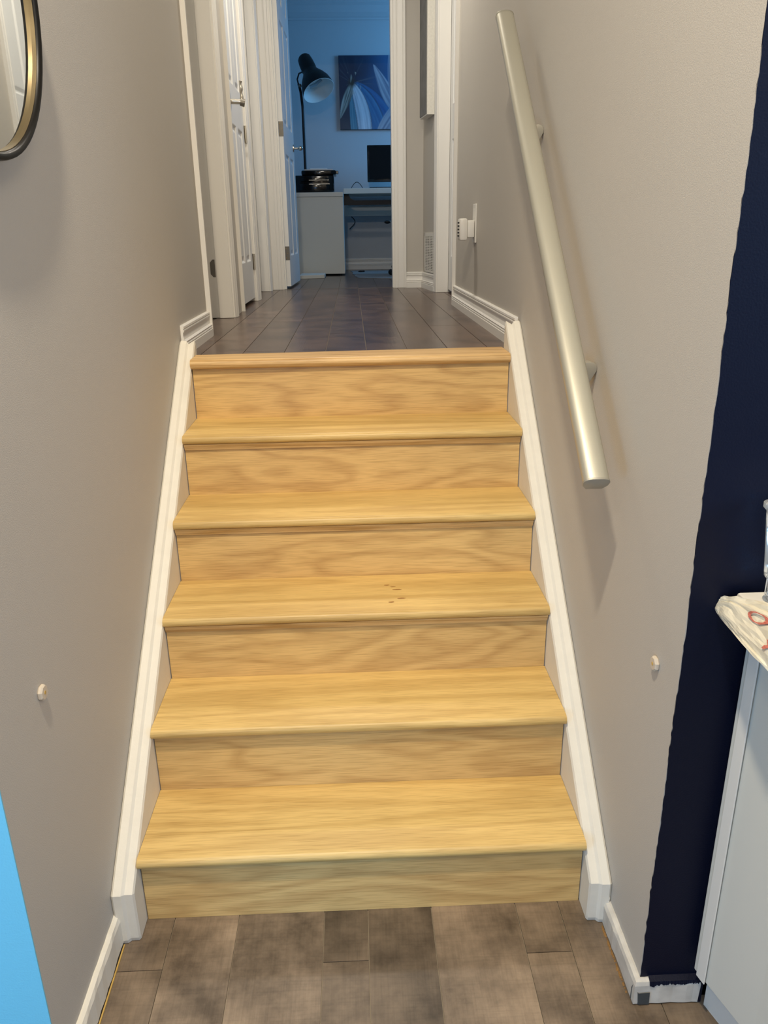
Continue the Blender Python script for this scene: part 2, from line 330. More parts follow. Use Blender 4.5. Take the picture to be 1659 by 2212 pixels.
# ================================================================== STAIRCASE
st = thing('staircase', (0, 0, 0), 'natural oak staircase of five treads rising between white skirt boards to dark landing', 'staircase')
NB = 0.0211
def nose_profile(y_front, y_back, ztop, t=0.0255, back_z=None):
    r = t / 2; P = []
    for k in range(9):
        a = -math.pi / 2 - math.pi * k / 8
        P.append((y_front + r + r * math.cos(a), ztop - r + r * math.sin(a)))
    P.append((y_back, ztop)); P.append((y_back, ztop - t))
    return P
for i in range(1, 6):
    y0 = (i - 1) * g; z = i * h
    P = nose_profile(y0 - NB, y0 + g - 0.0006, z)
    G().prism(P, 0, -0.5005, 0.5005).make('tread', OAK, st, smooth=True)
    if i in (3, 5, 4):
        # cove strip under the nosing
        c = [(y0 - 0.0003, z - .0257), (y0 - .013, z - .0257), (y0 - .012, z - .032), (y0 - .008, z - .037), (y0 - .006, z - .044), (y0 - .0003, z - .046)]
        G().prism(c, 0, -0.4985, 0.4985).make('cove_strip', OAK3, st, smooth=True)
for i in range(6):
    G().box(-0.4985, 0.4985, i * g, i * g + 0.015, i * h + (-0.02 if i else 0.0005), (i + 1) * h - 0.0262).make('riser', OAK2, st)
yn = 5 * g - NB; yb = 1.165
P = nose_profile(yn, 5 * g + .09, L + 0.004, 0.03)
q = G().prism(P, 0, -0.5005, 0.5005)
# back edge is cut slightly out of square, as the landing is
q.xf(lambda v: Vector((v.x, (1.195 + (v.x) * 0.05) if v.y > 5 * g + .05 else v.y + v.x * 0.006, v.z)))
q.make('landing_nosing', OAK3, st, smooth=True)
# knots / stains on the third tread
SP = mat('brown_wood_stain', (0.30, 0.14, 0.035, 1), 0.5)
for cx, cy, rx, ry in ((0.082, 0.578, .008, .003), (0.098, .566, .008, .0025), (0.108, .548, .014, .003), (0.118, .493, .012, .004), (0.09, .472, .009, .004)):
    n = 12; G().add([(cx + rx * math.cos(k * 2 * math.pi / n) * random.uniform(.8, 1.1), cy + ry * math.sin(k * 2 * math.pi / n) * random.uniform(.7, 1.1), 3 * h + .0002) for k in range(n)], [tuple(range(n))]).make('stain', SP, st)
# skirt boards (trim on both sides)
def skirt(side, slope, zm, label):
    s = side
    x_in, x_w = 0.5012, 0.55
    secs = [(x_in, -.006), (x_in + .003, 0.0), (x_in + .020, 0.0005), (x_in + .0235, .004), (x_in + .026, .0065), (x_in + .043, .0075), (x_in + .0475, .004), (x_w, -.001)]
    kk = math.sqrt(1 + slope * slope)
    zl = lambda y: zm + slope * (y - 0.48)
    rings = []
    ye = 1.186
    for xx, d in secs:
        yf = -0.060 - d
        yr = ye - (0.012 if xx > x_w - .03 else 0) + d * .3
        # rounded upper end
        ring = [(yf + .003, 0.0015), (yf, 0.012), (yf, zl(yf) + d * kk), (0.5, zl(0.5) + d * kk), (yr - .02, zl(yr - .02) + d * kk), (yr - .006, zl(yr - .01) + d * kk - .001), (yr, zl(yr - .01) + d * kk - .012), (yr, L + .0015), (yr, L - .2), (0.35, 0.0015)]
        rings.append([(s * xx, a, b) for a, b in ring])
    q = G().loft(rings)
    o = q.make('trim_4' if s < 0 else 'trim_5', WHITE2, smooth=False)
    return struct(o)
skirt(-1, 0.83, 0.583, '')
skirt(1, 0.885, 0.588, '')
# dark shadow gaps beside the risers are real: riser ends stop 2.5 mm short
# rough caulk lumps on lower right of skirt
q = G()
for (y, z, r) in ((-.066, .070, .006), (-.068, .062, .004), (-.067, .040, .004), (-.068, .028, .003), (-.067, .012, .004)):
    q.ball((0.5445, y + .003, z), r, 10, (.8, .8, 1.4))
q.make('trim_6', WHITE2, smooth=True); struct(bpy.data.objects['trim_6'])

# ================================================================== DOOR CASINGS, JAMBS
def casing_profile(w=0.065, t=0.018):
    return [(0, 0), (0, t), (w * .10, t), (w * .16, t * .85), (w * .22, t * .95), (w * .55, t * .72), (w * .62, t * .55), (w * .68, t * .62), (w * .86, t * .45), (w * .92, t * .55), (w, t * .5), (w, 0)]
trn = [7]
def vtrim(P, z0, z1, m=WHITE):
    trn[0] += 1
    return struct(G().prism(P, 2, z0, z1).make('trim_%d' % trn[0], m))
def casing_x(xw, side, y_open, dirn, w=0.065, z1=None, m=WHITE):
    """casing on a wall parallel to Y; thick edge lies away from the opening; dirn = direction from opening outwards"""
    P = [(xw + side * b, y_open + dirn * (w - a)) for a, b in casing_profile(w)]
    return vtrim(P, L + .001, (z1 or DH + .0))
def casing_y(yw, x_open, dirn, w=0.088, m=WHITE):
    P = [(x_open + dirn * (w - a), yw - b) for a, b in casing_profile(w)]
    return vtrim(P, L + .001, DH)
def jamb_y(xa, xb, yj, dirn, stop_x, side):
    """door jamb board facing along Y (dirn = face direction) with a stop"""
    y1 = yj - dirn * 0.015
    q = G().box(min(xa, xb), max(xa, xb), min(yj, y1), max(yj, y1), L + .001, DH)
    s0, s1 = stop_x
    q.box(min(s0, s1), max(s0, s1), min(yj, yj + dirn * .011), max(yj, yj + dirn * .011), L + .001, DH)
    trn[0] += 1
    return struct(q.make('trim_%d' % trn[0], WHITE, bevel=.0015))
# left opening 1 : y 1.76 .. 2.385
casing_x(-0.55, 1, 1.760, -1, 0.065)
casing_x(-0.55, 1, 2.375, 1, 0.065)
jamb_y(-0.665, -0.548, 2.375, -1, (-0.548, -0.612), -1)
jamb_y(-0.665, -0.548, 1.765, 1, (-0.548, -0.612), -1)
# left opening 2 (closed door)
casing_x(-0.55, 1, 2.735, -1, 0.065)
casing_x(-0.55, 1, 3.325, 1, 0.065)
jamb_y(-0.665, -0.548, 3.325, -1, (-0.60, -0.64), -1)
jamb_y(-0.665, -0.548, 2.735, 1, (-0.60, -0.64), -1)
# left opening 3
casing_x(-0.55, 1, 4.10, 1, 0.05)
casing_x(-0.55, 1, 3.475, -1, 0.05)
jamb_y(-0.665, -0.548, 4.10, -1, (-0.548, -0.60), -1)
jamb_y(-0.665, -0.548, 3.475, 1, (-0.548, -0.60), -1)
# right opening (closed door) 2.93 .. 3.75
casing_x(0.55, -1, 2.915, -1, 0.068)
casing_x(0.55, -1, 3.755, 1, 0.068)
jamb_y(0.548, 0.67, 3.755, -1, (0.548, 0.618), 1)
jamb_y(0.548, 0.67, 2.915, 1, (0.548, 0.618), 1)
# office doorway
casing_y(4.25, -0.468, -1, 0.085)
casing_y(4.25, 0.298, 1, 0.088)
q = G().box(-0.47, -0.458, 4.25, 4.36, L + .001, DH).box(-.47, -.447, 4.275, 4.31, L + .001, DH); trn[0] += 1; struct(q.make('trim_%d' % trn[0], WHITE))
q = G().box(0.292, 0.303, 4.25, 4.36, L + .001, DH); trn[0] += 1; struct(q.make('trim_%d' % trn[0], WHITE))
# floor strip under office door
struct(G().box(-0.46, 0.291, 4.272, 4.279, L - .001, L + .0015).make('trim_7', DKSTEEL))
# strike plates
def plate_pts(xc, w, z0, z1, side):
    P = []
    r = 0.012
    pts = [(xc + side * w / 2, z0), (xc + side * w / 2, z1), (xc - side * (w / 2 - r), z1), (xc - side * w / 2, z1 - r * 1.1), (xc - side * w / 2, z0 + r * 1.1), (xc - side * (w / 2 - r), z0)]
    return pts
sp = G().prism(plate_pts(-0.628, .022, 1.295, 1.372, 1), 1, 2.3735, 2.3755)
tag(sp.make('strike_plate', DKSTEEL), 'small dark metal strike plate on jamb of near left doorway', 'door hardware')
sp = thing('strike_plate', (0.636, 3.755, 1.33), 'dark metal strike plate on jamb of right-hand doorway', 'door hardware')
G().prism(plate_pts(0.638, .030, 1.291, 1.378, 1), 1, 3.7525, 3.7545).make('plate', DKSTEEL, sp)
q = G().ball((0.636, 3.7523, 1.333), .0028, 8); q.make('screw', STEEL, sp)

# ================================================================== DOORS
def panel_door(name, base, W, H, T, u, nrm, label, hinge_at='far', handle=None, vis=1):
    """slab whose hinge bottom corner is base, width direction u, visible face normal nrm"""
    u = Vector(u).normalized(); nrm = Vector(nrm).normalized(); zz = Vector((0, 0, 1)); B = Vector(base)
    T_ = lambda v: B + u * v.x + nrm * v.y + zz * v.z
    root = thing(name, B, kind='structure')
    st_w = 0.105 if W > .7 else .085; mid = 0.09 if W > .7 else .07
    pw = (W - 2 * st_w - mid) / 2
    rows = [(0.20, 0.86), (1.04, 1.66), (1.76, 1.92)]
    q = G()
    xs_ = [(0, st_w), (st_w + pw, st_w + pw + mid), (W - st_w, W)]
    for a, b in xs_: q.box(a, b, -T, 0, 0, H)
    for a, b in ((st_w, st_w + pw), (W - st_w - pw, W - st_w)):
        zs = [0] + [z for r in rows for z in r] + [H]
        for k in range(0, len(zs), 2): q.box(a, b, -T, 0, zs[k], zs[k + 1])
    q.box(st_w - .001, W - st_w + .001, -T + .009, -.009, .1, H - .05)
    q.xf(T_).make('slab', DOORW, root)
    for a, b in ((st_w, st_w + pw), (W - st_w - pw, W - st_w)):
        for z0, z1 in rows:
            rings = []
            for d, dep in ((0.0, 0.0), (.004, -.001), (.009, -.006), (.013, -.0085), (.020, -.0085), (.036, -.003), (.04, -.0025)):
                rings.append([(a + d, dep, z0 + d), (b - d, dep, z0 + d), (b - d, dep, z1 - d), (a + d, dep, z1 - d)])
            q = G().loft(rings, cap=False); n0 = len(q.v) - 4; q.f.append((n0, n0 + 1, n0 + 2, n0 + 3))
            q.xf(T_).make('panel', DOORW, root)
    return root, T_
# closed left door, face at x=-0.556, latch near
d1, T1 = panel_door('door_1', (-0.556, 3.318, L + .022), 0.572, 1.99, 0.035, (0, -1, 0), (1, 0, 0), '')
def hinge(root, c, u, nrm, hh=0.075, w=.012, label=None, m=STEEL):
    c = Vector(c); q = G().tube([c + Vector((0, 0, -hh / 2)), c + Vector((0, 0, hh / 2))], .006, 10)
    n = Vector(nrm); u = Vector(u)
    q.add([c + u * .0 - n * .006 + Vector((0, 0, -hh / 2)), c + u * w - n * .006 + Vector((0, 0, -hh / 2)), c + u * w - n * .006 + Vector((0, 0, hh / 2)), c - n * .006 + Vector((0, 0, hh / 2))], [(0, 1, 2, 3)])
    return q.make('hinge', m, root, smooth=True)
for zc in (1.33, 1.99, 2.98): hinge(d1, (-0.549, 3.322, zc), (0, -1, 0), (1, 0, 0), .085)
# lever handle of the near left door
y_h = 2.80; z_h = 2.077
hd = G().tube([(-0.558, y_h, z_h), (-0.549, y_h, z_h)], [.036, .034], 20).xf(lambda v: Vector((v.x, y_h + (v.y - y_h) * .75, z_h + (v.z - z_h) * 1.25)))
hd = hd.make('handle_rose', STEEL, d1, smooth=True)
G().tube([(-0.551, y_h, z_h), (-0.497, y_h + .004, z_h - .002)], [.0115, .0115], 14).make('spindle', STEEL, hd, smooth=True)
G().tube([(-0.503, y_h, z_h - .004), (-0.482, y_h + .004, z_h - .008)], [.015, .018], 16).make('knob_end', DKSTEEL, hd, smooth=True)
pts = [(-0.496, y_h + .008, z_h + .004)]
for k in range(12):
    pts.append((-0.496 + .0015 * math.sin(k * 1.2), y_h + .012 - .001 * k, z_h + .012 + .0068 * k))
G().tube(pts, [.0075 + .0015 * math.sin(k * 1.1) for k in range(len(pts))], 10).make('lever', STEEL, hd, smooth=True)
# office door standing open into the office
ang = math.radians(88.5)
hx, hy = -0.455, 4.325
ux, uy = math.cos(ang), math.sin(ang)
d2, T2 = panel_door('door_2', (hx + .035 * uy, hy, L + .018), 0.74, 2.0, 0.035, (ux, uy, 0), (uy, -ux, 0), '')
hp = T2(Vector((0.68, 0, .945)))
q = G().tube([T2(Vector((.68, 0, .945))), T2(Vector((.68, .006, .945)))], [.026, .025], 18); r = q.make('handle_rose', STEEL, d2, smooth=True)
G().tube([T2(Vector((.68, .005, .945))), T2(Vector((.68, .045, .945)))], .008, 12).make('spindle', STEEL, r, smooth=True)
G().ball(T2(Vector((.68, .052, .945))), .019, 14, (1.1, 1, .9)).make('knob', STEEL, r, smooth=True)
# butt hinges in the edge of the door
for zc in (.22, 1.0, 1.78):
    q = G().box(-.0012, 0.0, -.033, .002, zc - .045, zc + .045).xf(T2); hh_ = q.make('hinge', DKSTEEL, d2)
    q = G()
    for a, b in ((-.022, .03), (-.012, 0), (-.022, -.03)): q.ball(T2(Vector((-.0014, a, zc + b))), .0022, 8)
    q.make('screw', RAW, hh_)
# closed right door (seen in the round mirror)
d3, T3 = panel_door('door_3', (0.620, 2.925, L + .018), 0.825, 2.0, 0.035, (0, 1, 0), (-1, 0, 0), '')
# door of the first left opening stands open in the side room
d4, T4 = panel_door('door_4', (-0.69, 1.79, L + .018), 0.58, 2.0, 0.035, (-1, 0, 0), (0, 1, 0), '')
d5, T5 = panel_door('door_5', (-0.655, 4.09, L + .018), 0.61, 2.0, 0.03, (0, -1, 0), (1, 0, 0), '')

# ================================================================== HANDRAIL
hr = thing('handrail', (0.55, 0.64, 1.5), 'satin silver handrail sloping along the right wall above the stairs', 'handrail')
A = Vector((0.476, 0.045, 1.012)); Bv = Vector((0.476, 1.232, 2.072))
t = (Bv - A).normalized(); side = Vector((1, 0, 0)); up = side.cross(t).normalized()
if up.z < 0: up = -up
def rail_ring(c, s=1.0):
    P = []
    hw, hb, ht = 0.0255 * s, -0.021 * s, 0.013 * s
    pts = [(-hw * .62, hb), (hw * .62, hb), (hw * .95, hb * .45), (hw, 0), (hw * .96, ht * .5), (hw * .8, ht * .9), (hw * .45, ht * 1.15), (0, ht * 1.22), (-hw * .45, ht * 1.15), (-hw * .8, ht * .9), (-hw * .96, ht * .5), (-hw, 0), (-hw * .95, hb * .45)]
    return [c + side * a + up * b for a, b in pts]
G().loft([rail_ring(A + t * .004), rail_ring(Bv - t * .004)]).make('rail', RAILM, hr, smooth=True)
G().loft([rail_ring(A - t * .001, .97), rail_ring(A, 1.04), rail_ring(A + t * .004, 1.04)]).make('end_cap', RAILCAP, hr, smooth=True)
G().loft([rail_ring(Bv - t * .004, 1.04), rail_ring(Bv, 1.04), rail_ring(Bv + t * .001, .97)]).make('end_cap', RAILCAP, hr, smooth=True)
for (yy, zz) in ((0.345, 1.196), (0.985, 1.748)):
    # wedge bracket: deep at the rail, tapering down the wall
    P = [(0.4790, zz - .052 + .0), (0.4790, zz + .002 - .035 + .01), (0.489, zz + .006), (0.536, zz + .006), (0.546, zz + .001), (0.55, zz - .006), (0.55, zz - .014), (0.522, zz - .058), (0.512, zz - .062)]
    P = [(0.487, zz - .035), (0.487, zz + .004), (0.534, zz + .006), (0.545, zz + .002), (0.5495, zz - .006), (0.5495, zz - .014), (0.525, zz - .056), (0.515, zz - .060)]
    G().prism(P, 1, yy - .013, yy + .016).make('bracket', RAILCAP, hr, bevel=.002, smooth=True)

# ================================================================== WALL THINGS
def hexplug(x, y, z, sgn, label):
    q = thing('wall_plug', (x, y, z), label, 'wall plug')
    r = [0.0125, .0145, .0145, .012]; xs2 = [0, .002, .006, .0085]
    G().loft([[(x + sgn * a, y + b * math.cos(k * math.pi / 4 + .39), z + b * math.sin(k * math.pi / 4 + .39)) for k in range(8)] for a, b in zip(xs2, r)]).make('cap', mat('beige_plastic', (0.62, 0.54, 0.43, 1), .5), q)
    G().tube([(x + sgn * .0080, y, z), (x + sgn * .0092, y, z)], .0035, 8).make('screw_head', RAW, q)
hexplug(-0.55, -0.205, 0.739, 1, 'small beige round plug on the left wall near the blue wall end')
hexplug(0.55, -0.158, 0.727, -1, 'small beige round plug on the right wall beside the navy strip')
# outlet with plug-in adapter
ou = thing('wall_outlet', (0.55, 2.19, 1.51), 'white outlet plate on grey wall right of the hallway', 'outlet')
G().box(0.5435, 0.55, 2.155, 2.235, 1.43, 1.588).make('cover_plate', PLAST, ou, bevel=.002)
G().box(0.5425, 0.5437, 2.178, 2.212, 1.53, 1.57).make('socket', PLAST, ou, bevel=.001)
pg = thing('plug_in_adapter', (0.543, 2.19, 1.49), 'chunky white plug-in adapter with slotted front on the hallway outlet', 'adapter')
G().box(0.512, 0.5425, 2.168, 2.228, 1.452, 1.522).make('body', PLAST, pg, bevel=.005, smooth=True)
G().box(0.477, 0.5125, 2.158, 2.236, 1.440, 1.530).make('housing', PLAST, pg, bevel=.009, smooth=True)
for k in range(5): G().box(0.4762, 0.479, 2.17, 2.225, 1.456 + .0135 * k, 1.462 + .0135 * k).make('slot', DARK, pg)
# vent grille
vx, vy0, vy1, vz0, vz1 = 0.0, 3.86, 4.17, 1.222, 1.470
SKX = lambda v: Vector((v.x + sk(v.y), v.y, v.z))
ve = thing('vent_grille', (0.53, 4.05, vz0), 'white louvred return air grille low on wall above baseboard', 'vent')
G().box(vx - .003, vx - .0005, vy0 + .01, vy1 - .01, vz0 + .01, vz1 - .01).xf(SKX).make('backing', DARK, ve)
q = G().box(vx - .008, vx, vy0, vy1, vz1 - .022, vz1).box(vx - .008, vx, vy0, vy1, vz0, vz0 + .014).box(vx - .008, vx, vy0, vy0 + .02, vz0, vz1).box(vx - .008, vx, vy1 - .02, vy1, vz0, vz1)
q.xf(SKX).make('frame', PLAST, ve, bevel=.001)
for k in range(21):
    z = vz0 + .018 + k * .0100
    G().prism([(vx - .0075, z), (vx - .0075, z + .0045), (vx - .003, z + .0055), (vx - .003, z + .001)], 1, vy0 + .018, vy1 - .018).xf(SKX).make('slat', PLAST, ve)
for k in range(5):
    y = vy0 + .045 + k * .052
    G().box(vx - .0078, vx - .004, y, y + .005, vz0 + .012, vz1 - .02).xf(SKX).make('divider', PLAST, ve)
# framed canvas on the right wall
fr = thing('framed_picture', (0.53, 4.0, 2.15), 'deep-sided picture in pale silver frame on hallway wall, only its edge visible', 'picture')
G().box(-.046, -.001, 3.90, 4.13, 2.152, 3.05).xf(lambda v: Vector((v.x + sk(v.y), v.y, v.z))).make('frame', CANVAS, fr, bevel=.0012)
G().box(-.050, -.0465, 3.912, 4.12, 2.160, 3.04).xf(lambda v: Vector((v.x + sk(v.y), v.y, v.z))).make('canvas_face', mat('grey_print', (0.16, 0.16, 0.15, 1), 0.6, var=0.5, vscale=12), fr)
# round mirror
mc = Vector((-0.55, -0.092, 1.858)); MR = 0.262
mi = thing('round_mirror', (-0.55, -0.092, 1.858), 'round mirror in deep black frame at top left of left wall', 'mirror')
def ring(profile, n=72):
    rings = []
    for k in range(n):
        a = 2 * math.pi * k / n
        rings.append([(mc.x + x_, mc.y + r_ * math.cos(a), mc.z + r_ * math.sin(a)) for x_, r_ in profile])
    rings.append(rings[0])
    return G().loft(rings, cap=False)
ring([(0.001, MR - .0065), (0.029, MR - .0065), (0.033, MR - .006), (0.036, MR - .003), (0.037, MR + .001), (0.0355, MR + .005), (0.030, MR + .0065), (0.001, MR + .0065)]).make('outer_frame', MIRBLK, mi, smooth=True)
ring([(0.030, MR - .0066), (0.030, MR - .0075), (.022, MR - .0075), (.022, MR - .0066)]).make('warm_reflection_rim', mat('warm_reflection_bronze', (0.20, .155, .085, 1), .32, 0.7), mi, smooth=True)  # bronze colour paints the warm reflection on the black frame's inner wall
n = 72
G().add([(mc.x + .023, mc.y + (MR - .007) * math.cos(2 * math.pi * k / n), mc.z + (MR - .007) * math.sin(2 * math.pi * k / n)) for k in range(n)], [tuple(range(n))]).make('glass', MIRROR, mi)

# ================================================================== KITCHEN CABINET, COUNTER, BAG
cb = thing('kitchen_cabinet', (0.66, -0.60, 0), 'white kitchen base cabinet at right edge beside the navy strip', 'cabinet')
def quad_prism(foot, z0, z1): return G().prism(foot, 2, z0, z1)
foot = [(0.647, -0.2705), (0.690, -0.42), (0.735, -0.62), (1.25, -0.62), (1.25, -0.2705)]
quad_prism([(a + (.0 if a > 1 else .001), b) for a, b in foot], 0.10, 0.885).make('body', CABW, cb, bevel=.002)
quad_prism([(0.680, -0.2705), (0.725, -0.42), (0.765, -0.60), (1.24, -0.60), (1.24, -0.2705)], 0.0, 0.0995).make('toe_kick', PLAST, cb)
# near edge bead running up the side panel
def lerp(a, b, t): return a + (b - a) * t
q = G().prism([(0.6485, -.284), (0.6545, -.306), (0.652, -.3065), (0.6462, -.2845)], 2, 0.10, 0.885); q.make('edge_bead', PLAST, cb, bevel=.001)
ct = tag(G().prism([(0.617, -0.2695), (0.622, -.42), (0.65, -.64), (1.28, -.64), (1.28, -0.2695)], 2, 0.8855, 0.924).make('countertop', PLAST, bevel=.006, smooth=True), 'white countertop with rounded corner under the plastic bag', 'countertop')
# plastic bag: crumpled sheet draped over the counter edge
BAG = mat('thin_cream_plastic', (0.80, 0.75, 0.60, 1), 0.3, Transmission_Weight=0.1, bump=0.5, bscale=30)
BAG.node_tree.nodes['Principled BSDF'].inputs['Subsurface Weight'].default_value = 0.0
RED = mat('red_print', (0.55, 0.16, 0.12, 1), 0.4, var=.4, vscale=300)
import mathutils
def bag_pt(u, v):
    # u: along the counter towards the room, v: from on top of the counter (0) over the edge and down (1)
    y = -0.262 - 0.34 * u
    edge = 0.617 + max(0, (-y - .2695)) * .055
    if v < .5:
        t_ = (.5 - v) / .5; wmax = .018 + .10 * max(0, u - .25)
        x = edge - .012 + t_ * wmax; z = 0.936 + .075 * math.sin(t_ * math.pi * .5) * max(0, u - .1)
    else:
        d = (v - .5) / .5
        x = edge - .012 - .022 * math.sin(d * math.pi * .6); z = 0.936 - d * 0.056
    nz = mathutils.noise.noise(Vector((u * 6.5, v * 4.5, 0))); n2 = mathutils.noise.noise(Vector((u * 19, v * 15, 4)))
    return Vector((x - .004 - .013 * abs(nz), y + .005 * n2, z + .012 * abs(nz) + .004 * abs(n2)))
NU, NV = 34, 22
tip = Vector((0.596, -0.250, 0.885))
vs = []
for i in range(NU + 1):
    for j in range(NV + 1):
        u, v = i / NU, j / NV
        p = bag_pt(u, v)
        # the corner by the wall is pulled to a point hanging over the edge
        w = max(0, 1 - u / .48) ** .8
        tgt = tip + Vector((max(0, .5 - v) * .006, -.012 * abs(v - .8), max(0, .8 - v) * .03))
        vs.append(p.lerp(tgt, w * .99))
fc = [(i * (NV + 1) + j, i * (NV + 1) + j + 1, (i + 1) * (NV + 1) + j + 1, (i + 1) * (NV + 1) + j) for i in range(NU) for j in range(NV)]
bg = thing('plastic_bag', (0.60, -0.35, 0.925), 'crumpled cream plastic bag with red print hanging over counter edge', 'bag')
sh = obj('bag_film', vs, fc, BAG, bg, smooth=False)
# red print: two blurred marks, a ring and a slanted loop
def on_bag(u, v):
    fi = min(NU - .001, u * NU); fj = min(NV - .001, v * NV); i, j = int(fi), int(fj); a, b = fi - i, fj - j
    V_ = lambda i, j: vs[i * (NV + 1) + j]
    p = V_(i, j) * (1 - a) * (1 - b) + V_(i + 1, j) * a * (1 - b) + V_(i, j + 1) * (1 - a) * b + V_(i + 1, j + 1) * a * b
    n_ = (V_(i + 1, j) - V_(i, j)).cross(V_(i, j + 1) - V_(i, j)).normalized()
    if n_.x > 0: n_ = -n_
    return p + n_ * .0026
def stroke(path, wd):
    q = G(); P = [Vector(a) for a in path]; top_ = []; bot_ = []
    for k, p in enumerate(P):
        t_ = (P[min(k + 1, len(P) - 1)] - P[max(k - 1, 0)]).normalized(); nn = Vector((-t_.y, t_.x)) * wd * random.uniform(.7, 1.2)
        top_.append(on_bag(p.x + nn.x, p.y + nn.y)); bot_.append(on_bag(p.x - nn.x, p.y - nn.y))
    n_ = len(P); q.add(top_ + bot_, [(k, k + 1, n_ + k + 1, n_ + k) for k in range(n_ - 1)])
    return q.make('red_print', RED, bg)
U0, V0 = 0.41, 0.50
stroke([(U0 + .038 * math.cos(a * .55), V0 + .075 * math.sin(a * .55)) for a in range(13)], .009)
stroke([(U0 + .07 + .01 * k, V0 + .16 + .022 * k + .02 * math.sin(k)) for k in range(7)], .008)
stroke([(U0 + .105 - .005 * k, V0 + .14 + .03 * k) for k in range(6)], .007)
sm = sh.modifiers.new('thick', 'SOLIDIFY'); sm.thickness = .0012

# clear plastic tub at the back of the counter
CLEAR = mat('clear_plastic', (0.92, 0.94, 0.92, 1), 0.06, Transmission_Weight=0.92, IOR=1.3)
tb = thing('clear_container', (0.70, -0.34, 0.925), 'clear ribbed plastic container standing on the counter at right edge', 'container')
rings = []
for (z, s) in ((0.926, .0), (.932, .004), (.96, .002), (.964, -.002), (1.07, -.010), (1.075, -.014), (1.082, -.014), (1.084, -.010)):
    x0, x1, y0, y1 = 0.644 + s, 0.80 - s, -0.37 + s, -0.285 - s
    P = []
    for cx, cy, a0 in ((x1 - .02, y1 - .02, 0), (x0 + .02, y1 - .02, 90), (x0 + .02, y0 + .02, 180), (x1 - .02, y0 + .02, 270)):
        for k in range(5):
            a = math.radians(a0 + k * 22.5); P.append((cx + .02 * math.cos(a), cy + .02 * math.sin(a), z))
    rings.append(P)
G().loft(rings).make('tub', CLEAR, tb, smooth=True)
q = G()
for k in range(4):
    q.box(0.6425, 0.6435, -0.308 - .013 * k, -0.3065 - .013 * k, .935, 1.07)
q.make('ribs', PLAST, tb)

# ================================================================== OFFICE
# drawer pedestal
pd = thing('drawer_cabinet', (-0.25, 6.2, L), 'white laminate cabinet standing left of the desk with printer on top', 'cabinet')
G().box(-0.60, -0.052, 6.0, 6.62, 1.128, 1.775).make('body', CABW, pd, bevel=.002)
G().box(-0.60, -0.050, 5.995, 6.62, 1.777, 1.8135).make('top_panel', CABW, pd, bevel=.002)
for (x_, y_) in ((-.10, 6.05), (-.55, 6.05), (-.10, 6.56), (-.55, 6.56)): G().tube([(x_, y_, L + .0005), (x_, y_, 1.1279)], .012, 10).make('foot', BLACK, pd)
# white board strip lying on the floor
tag(G().prism([(-0.44, 5.53), (-0.225, 5.60), (-0.225, 5.92), (-0.44, 5.92)], 2, L + .0003, L + .030).make('white_board', CABW, bevel=.003), 'low white panel lying on floor in front of the office cabinet', 'board')
# printer
pr = thing('printer', (-0.29, 6.2, 1.8135), 'glossy black printer on top of the white office cabinet', 'printer')
x0, x1, y0, y1, z0 = -0.47, -0.128, 6.03, 6.40, 1.8145
G().box(x0, x1, y0 + .01, y1, z0, 1.955).make('body', GLOSSBLK, pr, bevel=.014, smooth=True)
G().box(x0 + .055, x1 - .055, y0 - .004, y0 + .012, 1.905, 1.935).make('output_tray', GLOSSBLK, pr, bevel=.006, smooth=True)
G().box(x0 + .04, x1 - .04, y0 - .006, y0 + .011, 1.830, 1.885).make('front_cover', GLOSSBLK, pr, bevel=.008, smooth=True)
q = G().box(-0.345, -0.170, y0 - .0075, y0 - .004, 1.9125, 1.9155).box(-0.345, -0.165, y0 - .0095, y0 - .006, 1.880, 1.8835)
q.make('chrome_trim', STEEL, pr)
G().box(x0 + .06, x1 + .02, y0 + .02, y1 - .02, 1.957, 1.995).make('scanner_lid', GLOSSBLK, pr, bevel=.010, smooth=True)
q = G().box(x1 + .02, x1 + .042, y0 + .04, y0 + .09, 1.965, 1.99); q.make('hinge_bracket', DKSTEEL, pr, bevel=.004)
tag(G().box(-0.385, -0.135, 6.07, 6.34, 1.9965, 2.004).xf(lambda v: Vector((v.x, v.y, v.z))).make('paper_stack', PAPER), 'thin stack of white paper lying on the black printer', 'paper')
tag(G().box(-0.345, -0.19, 6.36, 6.44, 1.9962, 2.034).make('tissue_box', PAPER, bevel=.003), 'small pale box behind paper stack on the printer', 'box')
tag(G().box(-0.58, -0.475, 6.10, 6.35, 1.8145, 1.965).make('storage_box', mat('pale_blue_card', (0.42, 0.60, 0.68, 1), .6), bevel=.003), 'pale blue box squeezed between office door and printer', 'box')
# desk
dk = thing('desk', (0.6, 6.85, L), 'white desk along office back wall with dark frame underneath', 'desk')
G().box(-0.050, 1.3, 6.50, 7.17, 1.820, 1.868).make('desktop', CABW, dk, bevel=.003)
G().box(-0.05, 1.28, 7.00, 7.018, 1.640, 1.725).make('modesty_panel', CABW, dk)
G().box(-0.05, 1.28, 6.95, 6.966, 1.632, 1.710).make('cross_bar', CABW, dk)
ar = []
P = [(-0.048, 1.819), (0.0, 1.819)]
for k in range(11):
    a = math.pi / 2 * k / 10; P.append((0.0 + .07 - .07 * math.cos(a) + .0, 1.819 - .0 - .055 * math.sin(a)))
for k in range(11):
    a = math.pi / 2 * (1 - k / 10); P.append((0.46 - .07 + .07 * math.cos(a), 1.819 - .055 * math.sin(a)))
P += [(0.50, 1.819), (0.5, 1.722), (-0.048, 1.722)]
G().prism(P, 1, 6.56, 6.575).make('under_frame', BLACK, dk)
for y_ in (6.56, 7.10): G().box(1.23, 1.27, y_, y_ + .04, L + .0005, 1.8195).make('leg', CABW, dk)
